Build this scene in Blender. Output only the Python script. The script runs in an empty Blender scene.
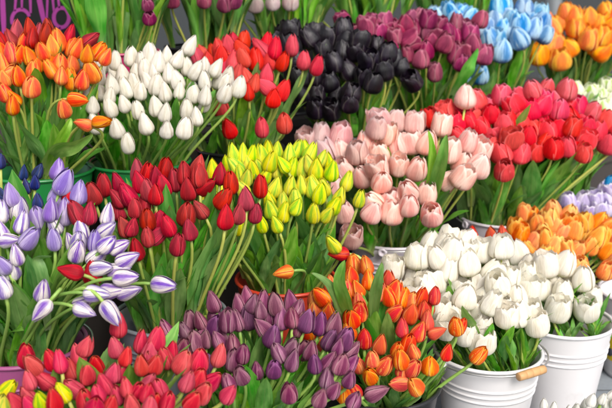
import bpy, math, random
from mathutils import Vector, Matrix, Quaternion
rnd = random.Random(7)
R = math.radians
scn = bpy.context.scene
col = scn.collection

# ------------------------------------------------------------------ camera, world, sun
CAM_Z, PITCH, FPX = 1.0, R(15), 850.0
cam_d = bpy.data.cameras.new('camera'); cam = bpy.data.objects.new('camera', cam_d); col.objects.link(cam)
cam.location = (0, 0, CAM_Z); cam.rotation_euler = (math.pi/2 - PITCH, 0, 0)
cam_d.lens = 50; cam_d.sensor_width = 36; cam_d.clip_start = 0.05; cam_d.clip_end = 200
cam_d.dof.use_dof = True; cam_d.dof.focus_distance = 1.62; cam_d.dof.aperture_fstop = 5.0
scn.camera = cam

SUN_ELEV, SUN_AZ = 42, 158          # azimuth clockwise from +Y
w = bpy.data.worlds.new('World'); scn.world = w; w.use_nodes = True
nt = w.node_tree; bg = nt.nodes['Background']
sky = nt.nodes.new('ShaderNodeTexSky'); sky.sky_type = 'NISHITA'; sky.sun_disc = False
sky.sun_elevation = R(SUN_ELEV); sky.sun_rotation = R(SUN_AZ); sky.air_density = 1.0; sky.dust_density = 3.0; sky.ozone_density = 1.0
ov = nt.nodes.new('ShaderNodeHueSaturation'); ov.inputs['Saturation'].default_value = 0.4      # thin overcast: a paler sky
nt.links.new(sky.outputs[0], ov.inputs['Color']); nt.links.new(ov.outputs[0], bg.inputs[0]); bg.inputs[1].default_value = 0.135
sd = bpy.data.lights.new('sun', 'SUN'); sun = bpy.data.objects.new('sun', sd); col.objects.link(sun)
sd.energy = 1.5; sd.angle = R(24); sd.color = (1, .95, .88)
sv = Vector((math.sin(R(SUN_AZ))*math.cos(R(SUN_ELEV)), math.cos(R(SUN_AZ))*math.cos(R(SUN_ELEV)), math.sin(R(SUN_ELEV))))
sun.rotation_euler = sv.to_track_quat('Z', 'Y').to_euler(); sun.location = (0, 0, 5)
vs = scn.view_settings
vs.view_transform = 'Standard'; vs.look = 'None'; vs.gamma = 1; vs.use_curve_mapping = False; vs.exposure = 0.68

# ------------------------------------------------------------------ helpers
FW = Vector((0, math.cos(PITCH), -math.sin(PITCH))); UP = Vector((0, math.sin(PITCH), math.cos(PITCH)))
def at(px, py, Y):
    d = Vector((1, 0, 0))*((px-306)/FPX) + UP*(-(py-204)/FPX) + FW
    return Vector((0, 0, CAM_Z)) + d*(Y/d.y)
def ground_x(px, Y, z):              # x of the point at ground distance Y and height z seen in column px
    zc = Y*math.cos(PITCH) + (CAM_Z-z)*math.sin(PITCH)
    return (px-306)/FPX*zc
def hexc(h, k=1.0):
    h = h.lstrip('#'); o = []
    for i in (0, 2, 4):
        c = int(h[i:i+2], 16)/255
        o.append((c/12.92 if c <= .04045 else ((c+.055)/1.055)**2.4)*k)
    return (*o, 1)
def mesh_obj(name, verts, faces, mat=None, parent=None, uvs=None, smooth=True):
    me = mesh_data(name, verts, faces, mat, uvs, smooth)
    return link_obj(name, me, parent)
def mesh_data(name, verts, faces, mat=None, uvs=None, smooth=True):
    me = bpy.data.meshes.new(name); me.from_pydata([tuple(v) for v in verts], [], faces)
    if uvs:
        uvl = me.uv_layers.new(name='UVMap')
        li = [0]*len(me.loops); me.loops.foreach_get('vertex_index', li)
        flat = []
        for i in li: flat += uvs[i]
        uvl.data.foreach_set('uv', flat)
    if smooth: me.polygons.foreach_set('use_smooth', [True]*len(me.polygons))
    if mat: me.materials.append(mat)
    me.update(); return me
def link_obj(name, me, parent=None):
    o = bpy.data.objects.new(name, me); col.objects.link(o)
    if parent: o.parent = parent
    return o
def empty(name, loc, rz=0):
    o = bpy.data.objects.new(name, None); col.objects.link(o); o.location = loc; o.rotation_euler = (0, 0, rz); o.empty_display_size = .02
    return o
def tag(o, label=None, cat=None, group=None, kind=None):
    if label: o['label'] = label
    if cat: o['category'] = cat
    if group: o['group'] = group
    if kind: o['kind'] = kind
    return o
class MB:
    def __init__(s): s.v = []; s.f = []
    def box(s, x0, x1, y0, y1, z0, z1, M=None, bev=0):
        b = len(s.v)
        for z in (z0, z1):
            for x, y in ((x0, y0), (x1, y0), (x1, y1), (x0, y1)):
                p = Vector((x, y, z)); s.v.append(M @ p if M else p)
        for f in ((3,2,1,0),(4,5,6,7),(0,1,5,4),(1,2,6,5),(2,3,7,6),(3,0,4,7)): s.f.append([b+i for i in f])
    def tube(s, pts, rad, seg=8, cap=True):
        n = len(pts); b = len(s.v)
        T = [(pts[min(i+1, n-1)]-pts[max(i-1, 0)]).normalized() for i in range(n)]
        ref = Vector((0, 0, 1)) if abs(T[0].z) < .9 else Vector((1, 0, 0))
        X = T[0].cross(ref).normalized()
        for i in range(n):
            X = (X - T[i]*X.dot(T[i])).normalized(); Y = T[i].cross(X)
            r = rad[i] if isinstance(rad, (list, tuple)) else rad
            for k in range(seg):
                a = 2*math.pi*k/seg
                s.v.append(pts[i] + X*(r*math.cos(a)) + Y*(r*math.sin(a)))
        for i in range(n-1):
            for k in range(seg):
                k2 = (k+1) % seg
                s.f.append([b+i*seg+k, b+i*seg+k2, b+(i+1)*seg+k2, b+(i+1)*seg+k])
        if cap:
            s.f.append([b+k for k in range(seg)][::-1]); s.f.append([b+(n-1)*seg+k for k in range(seg)])
    def lathe(s, prof, seg=64):
        b = len(s.v); n = len(prof)
        for r, z in prof:
            for k in range(seg):
                a = 2*math.pi*k/seg; s.v.append(Vector((r*math.cos(a), r*math.sin(a), z)))
        for i in range(n-1):
            for k in range(seg):
                k2 = (k+1) % seg
                s.f.append([b+i*seg+k, b+i*seg+k2, b+(i+1)*seg+k2, b+(i+1)*seg+k])
    def build(s, name, mat, parent=None, smooth=True): return mesh_obj(name, s.v, s.f, mat, parent, None, smooth)

# ------------------------------------------------------------------ materials
class NT:
    def __init__(s, name):
        s.m = bpy.data.materials.new(name); s.m.use_nodes = True; s.t = s.m.node_tree
        s.p = s.t.nodes['Principled BSDF']; s.out = s.t.nodes['Material Output']
    def n(s, typ, **kw):
        o = s.t.nodes.new('ShaderNode'+typ)
        for k, v in kw.items(): setattr(o, k, v)
        return o
    def l(s, a, b): s.t.links.new(a, b)
    def put(s, sock, v):
        if hasattr(v, 'is_linked'): s.l(v, sock)
        else: sock.default_value = v
    def math(s, op, a, b=None, c=None, clamp=False):
        o = s.n('Math', operation=op, use_clamp=clamp); s.put(o.inputs[0], a)
        if b is not None: s.put(o.inputs[1], b)
        if c is not None: s.put(o.inputs[2], c)
        return o.outputs[0]
    def mix(s, f, a, b, blend='MIX'):
        o = s.n('Mix', data_type='RGBA', blend_type=blend); s.put(o.inputs[0], f); s.put(o.inputs[6], a); s.put(o.inputs[7], b); return o.outputs[2]
    def ss(s, v, lo, hi):
        o = s.n('MapRange', interpolation_type='SMOOTHSTEP'); s.put(o.inputs[0], v); o.inputs[1].default_value = lo; o.inputs[2].default_value = hi; return o.outputs[0]
    def noise(s, vec, scale, detail=3, rough=.5):
        o = s.n('TexNoise'); o.inputs['Scale'].default_value = scale; o.inputs['Detail'].default_value = detail; o.inputs['Roughness'].default_value = rough
        if vec is not None: s.l(vec, o.inputs['Vector'])
        return o.outputs[0]
    def comb(s, x, y, z):
        o = s.n('CombineXYZ'); s.put(o.inputs[0], x); s.put(o.inputs[1], y); s.put(o.inputs[2], z); return o.outputs[0]
    def hsv(s, c, h=.5, sa=1., v=1.):
        o = s.n('HueSaturation'); s.put(o.inputs['Hue'], h); s.put(o.inputs['Saturation'], sa); s.put(o.inputs['Value'], v); s.put(o.inputs['Color'], c); return o.outputs[0]

H = hexc
def petal_mat(name, edge, flame=None, tip=None, foot=None, fw=(.15, .75), vary=(.012, .12, .18), trans=.28, rough=.52, streak=.2, tipv=(.82, .98), footv=(.0, .22), fall=(.85, 1.05), spec=.28, rim=.18):
    """edge: main petal colour, flame: midrib colour, tip and foot: ends; vary: hue, saturation, value spread between flowers"""
    t = NT(name); tc = t.n('TexCoord'); sp = t.n('SeparateXYZ'); t.l(tc.outputs['UV'], sp.inputs[0])
    u, v = sp.outputs[0], sp.outputs[1]
    rn = t.n('ObjectInfo').outputs['Random']
    pet = t.math('FLOOR', u)                       # petal number is the whole part of u
    uu = t.math('SUBTRACT', u, pet)
    fu = t.math('ABSOLUTE', t.math('MULTIPLY_ADD', uu, 2.0, -1.0))
    r20 = t.math('MULTIPLY_ADD', rn, 37.0, t.math('MULTIPLY', pet, 3.3))
    st = t.noise(t.comb(t.math('MULTIPLY', uu, 16.0), t.math('MULTIPLY', v, 1.3), r20), 1.6, 4, .6)
    st = t.ss(st, .2, .8)
    st2 = t.noise(t.comb(t.math('MULTIPLY', uu, 3.0), t.math('MULTIPLY', v, 2.0), r20), 1.3, 2)
    c = edge
    if flame:
        wob = t.math('MULTIPLY_ADD', st, .7, -.35)
        m = t.math('SUBTRACT', 1.0, t.ss(t.math('ADD', fu, wob), fw[0], fw[1]))
        m = t.math('MULTIPLY', m, t.math('SUBTRACT', 1.0, t.ss(v, fall[0], fall[1])))
        c = t.mix(m, edge, flame)
    if foot:
        c = t.mix(t.math('SUBTRACT', 1.0, t.ss(t.math('ADD', v, t.math('MULTIPLY_ADD', st, .2, -.1)), *footv)), c, foot)
    if tip:
        c = t.mix(t.ss(t.math('ADD', v, t.math('MULTIPLY_ADD', fu, .12, t.math('MULTIPLY_ADD', st, .12, -.1))), *tipv), c, tip)
    c = t.mix(t.math('MULTIPLY', t.ss(fu, .8, 1.0), rim), c, H('#FFF4E4'))             # thin pale margin of the petal
    rb = t.math('FRACT', t.math('MULTIPLY', rn, 17.31)); rc = t.math('FRACT', t.math('MULTIPLY', rn, 71.7))
    val = t.math('MULTIPLY', t.math('MULTIPLY_ADD', rc, vary[2]*2, 1-vary[2]), t.math('MULTIPLY_ADD', st, streak*2, 1-streak))
    val = t.math('MULTIPLY', val, t.math('MULTIPLY_ADD', st2, .36, .82))
    c = t.hsv(c, t.math('MULTIPLY_ADD', rb, vary[0]*2, .5-vary[0]), t.math('MULTIPLY_ADD', rn, vary[1]*2, 1-vary[1]), val)
    t.l(c, t.p.inputs['Base Color']); t.p.inputs['Roughness'].default_value = rough
    t.p.inputs['Specular IOR Level'].default_value = spec
    t.p.inputs['Sheen Weight'].default_value = .02; t.p.inputs['Sheen Roughness'].default_value = .4
    b = t.n('Bump'); b.inputs['Strength'].default_value = .35; b.inputs['Distance'].default_value = .002; t.l(st, b.inputs['Height']); t.l(b.outputs[0], t.p.inputs['Normal'])
    if trans:
        tr = t.n('BsdfTranslucent'); t.l(c, tr.inputs[0]); mx = t.n('MixShader'); mx.inputs[0].default_value = trans
        t.l(t.p.outputs[0], mx.inputs[1]); t.l(tr.outputs[0], mx.inputs[2]); t.l(mx.outputs[0], t.out.inputs[0])
    return t.m

def leaf_mat(name, a, b):
    t = NT(name); tc = t.n('TexCoord'); sp = t.n('SeparateXYZ'); t.l(tc.outputs['UV'], sp.inputs[0]); u, v = sp.outputs[0], sp.outputs[1]
    rn = t.n('ObjectInfo').outputs['Random']
    fu = t.math('ABSOLUTE', t.math('MULTIPLY_ADD', u, 2.0, -1.0))
    r20 = t.math('MULTIPLY', rn, 50.0)
    vein = t.noise(t.comb(t.math('MULTIPLY', u, 22.0), t.math('MULTIPLY', v, .8), r20), 1.5, 3)
    big = t.noise(t.comb(t.math('MULTIPLY', u, 2.0), t.math('MULTIPLY', v, 3.0), r20), 1.5, 3)
    c = t.mix(t.ss(big, .3, .7), a, b)
    c = t.mix(t.math('MULTIPLY', t.ss(v, .25, .0), .7), c, hexc('#B9C58A'))                 # pale sheath at the foot
    c = t.mix(t.math('MULTIPLY', t.math('SUBTRACT', 1.0, t.ss(fu, .0, .1)), .35), c, hexc('#8FA85A'))
    c = t.mix(t.math('MULTIPLY', t.ss(v, .93, 1.0), t.ss(t.math('FRACT', t.math('MULTIPLY', rn, 9.7)), .6, .9)), c, hexc('#8E8A3C'))
    rb = t.math('FRACT', t.math('MULTIPLY', rn, 13.3))
    c = t.hsv(c, t.math('MULTIPLY_ADD', rb, .05, .475), t.math('MULTIPLY_ADD', rn, .3, .85), t.math('MULTIPLY', t.math('MULTIPLY_ADD', rn, .5, .72), t.math('MULTIPLY_ADD', vein, .9, .55)))
    t.l(c, t.p.inputs['Base Color']); t.p.inputs['Roughness'].default_value = .38; t.p.inputs['Specular IOR Level'].default_value = .45
    bm = t.n('Bump'); bm.inputs['Strength'].default_value = .3; bm.inputs['Distance'].default_value = .0015; t.l(vein, bm.inputs['Height']); t.l(bm.outputs[0], t.p.inputs['Normal'])
    tr = t.n('BsdfTranslucent'); t.l(t.mix(.5, c, hexc('#7FA32A')), tr.inputs[0]); mx = t.n('MixShader'); mx.inputs[0].default_value = .36
    t.l(t.p.outputs[0], mx.inputs[1]); t.l(tr.outputs[0], mx.inputs[2]); t.l(mx.outputs[0], t.out.inputs[0])
    return t.m

def stem_mat(name, a, b):
    t = NT(name); tc = t.n('TexCoord'); rn = t.n('ObjectInfo').outputs['Random']
    nz = t.noise(tc.outputs['Object'], 30, 3)
    c = t.mix(t.math('ADD', t.math('MULTIPLY', rn, .7), t.math('MULTIPLY_ADD', nz, .6, -.15)), a, b)
    t.l(t.hsv(c, .5, 1., t.math('MULTIPLY_ADD', rn, .4, .8)), t.p.inputs['Base Color']); t.p.inputs['Roughness'].default_value = .45
    return t.m

def plain_mat(name, c, rough=.5, metal=0., var=.1, scale=12., bump=0., dirt=None, coat=0.):
    t = NT(name); tc = t.n('TexCoord'); nz = t.noise(tc.outputs['Object'], scale, 5, .6)
    cc = t.hsv(c, .5, 1., t.math('MULTIPLY_ADD', nz, var*2, 1-var))
    if dirt:
        n2 = t.noise(tc.outputs['Object'], scale*.6, 6, .65)
        cc = t.mix(t.math('MULTIPLY', t.ss(n2, .52, .75), dirt[1]), cc, dirt[0])
    t.l(cc, t.p.inputs['Base Color']); t.p.inputs['Metallic'].default_value = metal
    t.l(t.math('MULTIPLY_ADD', nz, .25, rough-.12), t.p.inputs['Roughness']); t.p.inputs['Coat Weight'].default_value = coat
    if bump:
        b = t.n('Bump'); b.inputs['Strength'].default_value = bump; b.inputs['Distance'].default_value = .003; t.l(nz, b.inputs['Height']); t.l(b.outputs[0], t.p.inputs['Normal'])
    return t.m

LEAF = leaf_mat('tulip_leaf', hexc('#5A9C3A'), hexc('#8CC05C'))
STEM = stem_mat('tulip_stem', hexc('#86A448'), hexc('#A8A650'))
STEM_G = stem_mat('tulip_stem_green', hexc('#7AA64A'), hexc('#A2B85C'))
STAM = plain_mat('stamen', hexc('#C9B45A'), .6)

# ------------------------------------------------------------------ tulip parts
def interp(tab, v):
    for (a, ra), (b, rb) in zip(tab, tab[1:]):
        if v <= b:
            t = (v-a)/(b-a); t = t*t*(3-2*t)*.35 + t*.65
            return ra + (rb-ra)*t
    return tab[-1][1]
PROF = {
    'bud':   [(0, .10), (.05, .24), (.14, .40), (.26, .49), (.38, .50), (.54, .445), (.70, .34), (.83, .24), (.93, .145), (1, .04)],
    'egg':   [(0, .12), (.05, .27), (.14, .42), (.28, .50), (.44, .505), (.60, .465), (.75, .375), (.87, .285), (.95, .185), (1, .09)],
    'cup':   [(0, .12), (.05, .29), (.14, .43), (.27, .505), (.45, .515), (.62, .48), (.78, .41), (.90, .335), (1, .25)],
    'open':  [(0, .12), (.05, .30), (.14, .44), (.27, .51), (.46, .53), (.64, .515), (.80, .47), (.92, .42), (1, .36)],
}
def petal(V, F, UV, num, th0, prof, rs, hs, halfw, peak, ru, nu=9, nv=12, r_=None, tipout=0., gap=1., sharp=2.6, lift=.045):
    b = len(V); r_ = r_ or rnd
    ph = r_.uniform(0, 6.28); sk = r_.uniform(-.06, .06); ti = r_.gauss(0, .012)
    tc_, tr_ = math.cos(th0), math.sin(th0)
    for j in range(nv):
        v = j/(nv-1)
        r0 = interp(prof, v)*rs
        if v <= peak: W = halfw*(.80+.20*math.sin(v/peak*math.pi/2))
        else: W = halfw*max(0., 1-((v-peak)/(1-peak))**sharp)**.6
        for i in range(nu):
            u = i/(nu-1)*2-1
            th = th0 + u*W*gap + sk*v
            rr = r0*(1 - .055*math.exp(-(u/.16)**2)*min(1, v*3)*(1-v*.5) + lift*u*u*(.35+.65*v))
            rr *= 1 + ru*math.sin(u*5+ph+v*7)*v
            z = (v**1.12)*hs - .02*abs(u)*v + ru*.4*math.sin(u*9+ph*2)*v*abs(u)
            off = (tipout+ti)*v*v
            V.append((rr*math.cos(th)+off*tc_, rr*math.sin(th)+off*tr_, z)); UV.append((num + .02 + .96*(u+1)/2, v))
    for j in range(nv-1):
        for i in range(nu-1):
            a = b+j*nu+i; F.append([a, a+1, a+nu+1, a+nu])
def make_flower_mesh(name, style, ratio, mat, seed):
    """unit height; ratio = width / height"""
    r_ = random.Random(seed); V, F, UV = [], [], []
    p = [(v, r*ratio*(1+r_.uniform(-.05, .05)*v)) for v, r in PROF[style]]
    a0 = r_.uniform(0, 6.28)
    if style in ('bud', 'egg'):
        k = r_.uniform(-.03, .10)
        for i in range(3): petal(V, F, UV, 3+i, a0+R(60)+i*R(120)+r_.gauss(0, .08), p, .92, .955+r_.uniform(-.03, .02), R(58), .42, .012, r_=r_, sharp=4.2)
        for i in range(3): petal(V, F, UV, i, a0+i*R(120)+r_.gauss(0, .10), p, 1.+r_.uniform(-.03, .03), 1.+r_.uniform(-.05, .03), R(57), .40, .016, r_=r_, tipout=k*ratio*.5, sharp=3.4, lift=.05)
    else:
        op = .05 if style == 'open' else 0.
        for i in range(3): petal(V, F, UV, 6+i, a0+R(20)+i*R(120)+r_.gauss(0, .2), p, .70, .86+r_.uniform(-.05, .05), R(60), .66, .05, r_=r_, tipout=-.03+op)
        for i in range(3): petal(V, F, UV, 3+i, a0+R(60)+i*R(120)+r_.gauss(0, .1), p, .90, .97+r_.uniform(-.05, .03), R(60), .62, .035, r_=r_, tipout=op+r_.uniform(-.03, .03))
        for i in range(3): petal(V, F, UV, i, a0+i*R(120)+r_.gauss(0, .1), p, 1., .97+r_.uniform(-.07, .04), R(61), .62, .035, r_=r_, tipout=op+r_.uniform(-.02, .06))
    return mesh_data(name, V, F, mat, UV)
def make_stamens():
    m = MB()
    m.tube([Vector((0, 0, .05)), Vector((0, 0, .45)), Vector((0, 0, .5))], [.05, .045, .06], 6)
    for k in range(6):
        a = k*R(60)
        m.tube([Vector((.05*math.cos(a), .05*math.sin(a), .08)), Vector((.12*math.cos(a), .12*math.sin(a), .36)), Vector((.13*math.cos(a), .13*math.sin(a), .56))], [.014, .018, .02], 5)
    return mesh_data('stamens', m.v, m.f, STAM)
STAMENS = make_stamens()
def make_leaf(seed, width, bend, twist, fold, wave):
    """unit length blade rising along z, bending towards +x"""
    r_ = random.Random(seed); V, F, UV = [], [], []; nu, nv = 7, 13
    ph = r_.uniform(0, 6)
    pos = Vector((0, 0, 0)); ang = r_.uniform(-.02, .06)
    for j in range(nv):
        v = j/(nv-1)
        if j:
            ang += bend/(nv-1)*(.35+1.3*v); pos = pos + Vector((math.sin(ang), 0, math.cos(ang)))/(nv-1)
        N = Vector((math.cos(ang), 0, -math.sin(ang)))
        wd = width*(min(1, .34+1.9*v) if v < .35 else 1.)*max(.0, 1-max(0, (v-.38)/.62)**2.1)**.85
        tw = twist*v
        S = Vector((0, 1, 0))*math.cos(tw) + N*math.sin(tw); NN = N*math.cos(tw) - Vector((0, 1, 0))*math.sin(tw)
        fd = fold*(1-.65*v)
        for i in range(nu):
            u = i/(nu-1)*2-1
            q = pos + S*(u*wd*math.cos(fd*abs(u))) - NN*(abs(u)**1.3*wd*math.sin(fd)) + NN*(wave*math.sin(v*11+ph+(2 if u > 0 else 0))*abs(u)*v*(1-v)*4*wd)
            V.append(q); UV.append(((u+1)/2, v))
    for j in range(nv-1):
        for i in range(nu-1):
            a = j*nu+i; F.append([a, a+1, a+nu+1, a+nu])
    return mesh_data('leaf', V, F, LEAF, UV)
LEAVES = [make_leaf(i, rnd.uniform(.075, .125), rnd.choice([.1, .25, .45, .9]), rnd.uniform(-.9, .9), rnd.uniform(.25, .7), rnd.uniform(.1, .35)) for i in range(16)]
LEAF_UP = [make_leaf(50+i, rnd.uniform(.09, .14), rnd.uniform(.05, .25), rnd.uniform(-.5, .5), rnd.uniform(.2, .6), rnd.uniform(.1, .3)) for i in range(8)]

VARS = {}
def variety(key, name, style, ratio, n=4, stem=None, **kw):
    styles = style if isinstance(style, (list, tuple)) else [style]
    mat = petal_mat(name+'_petal', **kw)
    n = n if len(styles) == 1 and n < 3 else n+3
    ms = [(make_flower_mesh('flower', styles[i % len(styles)], ratio*rnd.uniform(.94, 1.06), mat, hash_(key)*31+i), styles[i % len(styles)]) for i in range(n)]
    VARS[key] = dict(name=name, meshes=ms, stem=stem or STEM)
def hash_(s): return sum(ord(c)*(i*7+3) for i, c in enumerate(s))

variety('orange',  'orange_tulip', ['bud', 'egg'], .66, 5, edge=H('#F6A02E'), flame=H('#E8501C'), fw=(.1, .95), foot=H('#E9B03A'), vary=(.018, .06, .12))
variety('redback', 'red_tulip', ['bud', 'egg'], .62, 4, edge=H('#C8222A'), flame=H('#96161F'), rim=.07, vary=(.01, .1, .2))
variety('white',   'white_tulip', ['bud', 'egg'], .62, 5, stem=STEM_G, edge=H('#EBE5D8'), flame=H('#DDD5C2'), fw=(.0, .35), foot=H('#DDE0BC'), vary=(.01, .1, .05), streak=.09)
variety('red',     'bright_red_tulip', ['bud', 'egg'], .64, 5, edge=H('#E2343A'), flame=H('#D2262E'), foot=H('#E8683C'), footv=(-.05, .15), rim=.08, vary=(.01, .06, .12))
variety('black',   'black_tulip', ['cup', 'cup', 'open'], .84, 5, edge=H('#180D1B'), flame=H('#0C070E'), vary=(.04, .2, .3), rim=.06, trans=.05, rough=.33, streak=.4, foot=H("#2E1C30"), spec=.5)
variety('plum',    'plum_tulip', ['cup', 'egg', 'open'], .80, 5, edge=H('#AC4268'), flame=H('#862850'), tip=H('#D08CA2'), tipv=(.85, 1.15), vary=(.012, .12, .28))
variety('blue',    'blue_tulip', ['cup', 'cup', 'egg'], .78, 5, edge=H('#B4DAF0'), flame=H('#3F8CC8'), fw=(.1, .7), foot=H('#5A66B8'), footv=(.0, .35), vary=(.015, .22, .14), fall=(.8, 1.1))
variety('amber',   'amber_tulip', ['cup', 'cup', 'egg'], .84, 5, edge=H('#FBB62C'), flame=H('#F0701E'), fw=(.15, .85), vary=(.015, .06, .1), foot=H('#F08A22'))
variety('cream',   'greenish_white_tulip', ['cup'], .9, 4, edge=H('#F0F1D8'), flame=H('#B4D06A'), fw=(.05, .6), foot=H('#BBD27A'), vary=(.01, .1, .06), streak=.1)
variety('coral',   'coral_red_tulip', ['cup', 'egg', 'cup', 'open'], .88, 6, edge=H('#EC3340'), flame=H('#DC2433'), tip=H('#F2687A'), tipv=(.9, 1.2), vary=(.007, .06, .16))
variety('rose',    'rose_pink_tulip', ['cup', 'egg'], .88, 4, edge=H('#E84A64'), flame=H('#DA344E'), tip=H('#F49AB0'), tipv=(.85, 1.15), vary=(.012, .1, .12))
variety('palepink','pale_pink_tulip', ['cup', 'egg', 'egg', 'open'], .82, 6, edge=H('#F9D3C5'), flame=H('#F4B3A6'), fw=(.05, .75), tip=H('#F8DED4'), foot=H('#F2DCC0'), vary=(.012, .15, .08), streak=.12)
variety('mauve',   'mauve_pink_tulip', ['cup', 'open'], .84, 4, edge=H('#E6BCB6'), flame=H('#D29E9C'), tip=H('#DDBDBC'), vary=(.015, .15, .12), streak=.12)
variety('yellow',  'yellow_green_tulip', ['bud', 'bud', 'egg'], .60, 5, stem=STEM, edge=H('#E6E01C'), flame=H('#8EC424'), fw=(.0, .55), foot=H('#B2CE2A'), vary=(.02, .06, .1))
variety('crimson', 'crimson_tulip', ['bud', 'egg'], .60, 5, edge=H('#C81A2A'), flame=H('#9C1622'), foot=H('#8A1426'), rim=.07, vary=(.01, .08, .2))
variety('lilac',   'lilac_white_tulip', ['bud', 'egg'], .62, 5, stem=STEM_G, edge=H('#EEE6E0'), flame=H('#835CB8'), fw=(.0, .75), tip=H('#A98AD2'), tipv=(.9, 1.1), foot=H('#EFE9DC'), footv=(-.05, .2), vary=(.012, .15, .08), streak=.12, fall=(.98, 1.2))
variety('lilacfull','lilac_tulip', ['bud', 'egg'], .62, 4, stem=STEM_G, edge=H('#C6B4DA'), flame=H('#9072BE'), fw=(.2, 1.0), foot=H('#DCCDE6'), vary=(.012, .15, .1), streak=.12, fall=(.98, 1.2))
variety('navy',    'navy_blue_tulip', ['bud'], .60, 3, edge=H('#243678'), flame=H('#18224F'), vary=(.012, .1, .15), trans=.08, streak=.3)
variety('pink',    'pink_tulip', ['bud', 'bud', 'egg'], .61, 6, edge=H('#DC4553'), flame=H('#C82E43'), tip=H('#E6A85C'), tipv=(.95, 1.12), foot=H('#D9445C'), rim=.1, vary=(.012, .08, .14))
variety('violet',  'dusky_purple_tulip', ['bud', 'egg', 'bud'], .60, 6, stem=STEM_G, edge=H('#AA6A84'), flame=H('#783659'), tip=H('#94606E'), vary=(.02, .15, .16), rough=.48, rim=.28)
variety('violetdark','deep_purple_tulip', ['bud', 'egg'], .66, 4, stem=STEM_G, edge=H('#80406C'), flame=H('#642E58'), tip=H('#9A5A8A'), vary=(.015, .1, .15))
variety('fire',    'flame_orange_tulip', ['egg', 'bud'], .66, 6, stem=STEM_G, edge=H('#F5A23A'), flame=H('#E4461F'), fw=(.25, 1.0), foot=H('#EAA23C'), vary=(.015, .06, .12))
variety('firered', 'flame_red_tulip', ['egg', 'bud'], .64, 4, stem=STEM_G, edge=H('#EE6A2A'), flame=H('#D92E20'), fw=(.3, 1.0), vary=(.012, .06, .12))
variety('bigwhite','large_white_tulip', ['cup', 'egg', 'cup', 'open'], .80, 6, edge=H('#F6F1E4'), flame=H('#EEE7D4'), fw=(.0, .4), foot=H('#DDE0B4'), trans=.34, vary=(.01, .1, .04), streak=.07)
variety('apricot', 'apricot_tulip', ['cup', 'egg', 'cup'], .74, 5, edge=H('#FBBA52'), flame=H('#F28E3C'), fw=(.15, .9), tip=H('#F9C060'), vary=(.015, .08, .1))
variety('lavender','lavender_tulip', ['open', 'cup'], .9, 3, edge=H('#DDD2EA'), flame=H('#C0AEDC'), tip=H('#EFEAF4'), vary=(.012, .2, .06))
variety('skyblue', 'sky_blue_tulip', ['cup'], .9, 2, edge=H('#4B9BD0'), flame=H('#2F7FC0'))
variety('smallwhite','small_white_tulip', ['bud'], .58, 4, stem=STEM_G, edge=H('#F5F2EA'), flame=H('#EAE6DA'), fw=(0, .4), vary=(.01, .1, .04), streak=.08)
variety('palelily','blush_white_tulip', ['egg', 'cup'], .85, 4, edge=H('#EBD6D2'), flame=H('#DDBDBE'), foot=H('#C9B99A'), vary=(.012, .2, .08), streak=.12)
variety('magenta', 'magenta_tulip', ['egg'], .8, 2, edge=H('#C22C70'), flame=H('#9A1E58'))

def hermite(p0, t0, p1, t1, n):
    out = []
    for i in range(n):
        s = i/(n-1); s2, s3 = s*s, s*s*s
        out.append(p0*(2*s3-3*s2+1) + t0*(s3-2*s2+s) + p1*(-2*s3+3*s2) + t1*(s3-s2))
    return out
COUNT = {}
def tulip(vkey, base, head, axis, height, label, group, leaves=3, arch=None, leaf_len=None, stem_r=.0034, lw=1., up=.6, lt=0.):
    va = VARS[vkey]; COUNT[vkey] = COUNT.get(vkey, 0)+1
    root = empty(va['name'], base); tag(root, label, 'tulip', group)
    me, style = rnd.choice(va['meshes'])
    fb = head - axis*(height*.5)
    q = axis.to_track_quat('Z', 'Y') @ Quaternion((0, 0, 1), rnd.uniform(0, 6.28))
    f = link_obj('flower', me, root); f.location = fb-base; f.rotation_mode = 'QUATERNION'; f.rotation_quaternion = q; f.scale = (height*rnd.uniform(.9, 1.1), height*rnd.uniform(.9, 1.1), height)
    if style in ('open', 'cup') and vkey not in ('black',):
        s = link_obj('stamens', STAMENS, f)
    L = (fb-base).length
    d = (fb-base).normalized()
    t0 = (d*.6 + Vector((0, 0, up))).normalized()*L
    ns = 22 if arch else 11
    pts = hermite(base, t0, fb+axis*(height*.05), axis*(arch or L*min(.9, max(.25, (fb.z-base.z)/L)**2)), ns)
    m = MB(); m.tube([p-base for p in pts], [stem_r*(1.12-.25*i/(ns-1)) for i in range(ns)], 8)
    m.build('stem', va['stem'], root)
    for k in range(leaves):
        p = pts[rnd.choice((0, 0, 1, 1, 2, 3))]
        ll = leaf_len or L*rnd.uniform(.48, .84)
        lf = link_obj('leaf', rnd.choice(LEAVES if rnd.random() < .45 else LEAF_UP), root); lf.location = p-base
        az = math.atan2(d.y, d.x) + rnd.gauss(0, 1.1)
        tilt = min(.42+lt, math.acos(max(-1, min(1, d.z)))*.6 + rnd.uniform(-.06, .12) + rnd.uniform(0, lt))
        tv = Vector((math.cos(az)*math.sin(tilt), math.sin(az)*math.sin(tilt), math.cos(tilt)))
        qq = Vector((0, 0, 1)).rotation_difference(tv) @ Quaternion((0, 0, 1), az)
        lf.rotation_mode = 'QUATERNION'; lf.rotation_quaternion = qq; lf.scale = (ll, ll*rnd.uniform(.85, 1.25)*lw, ll)
    return root

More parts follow.
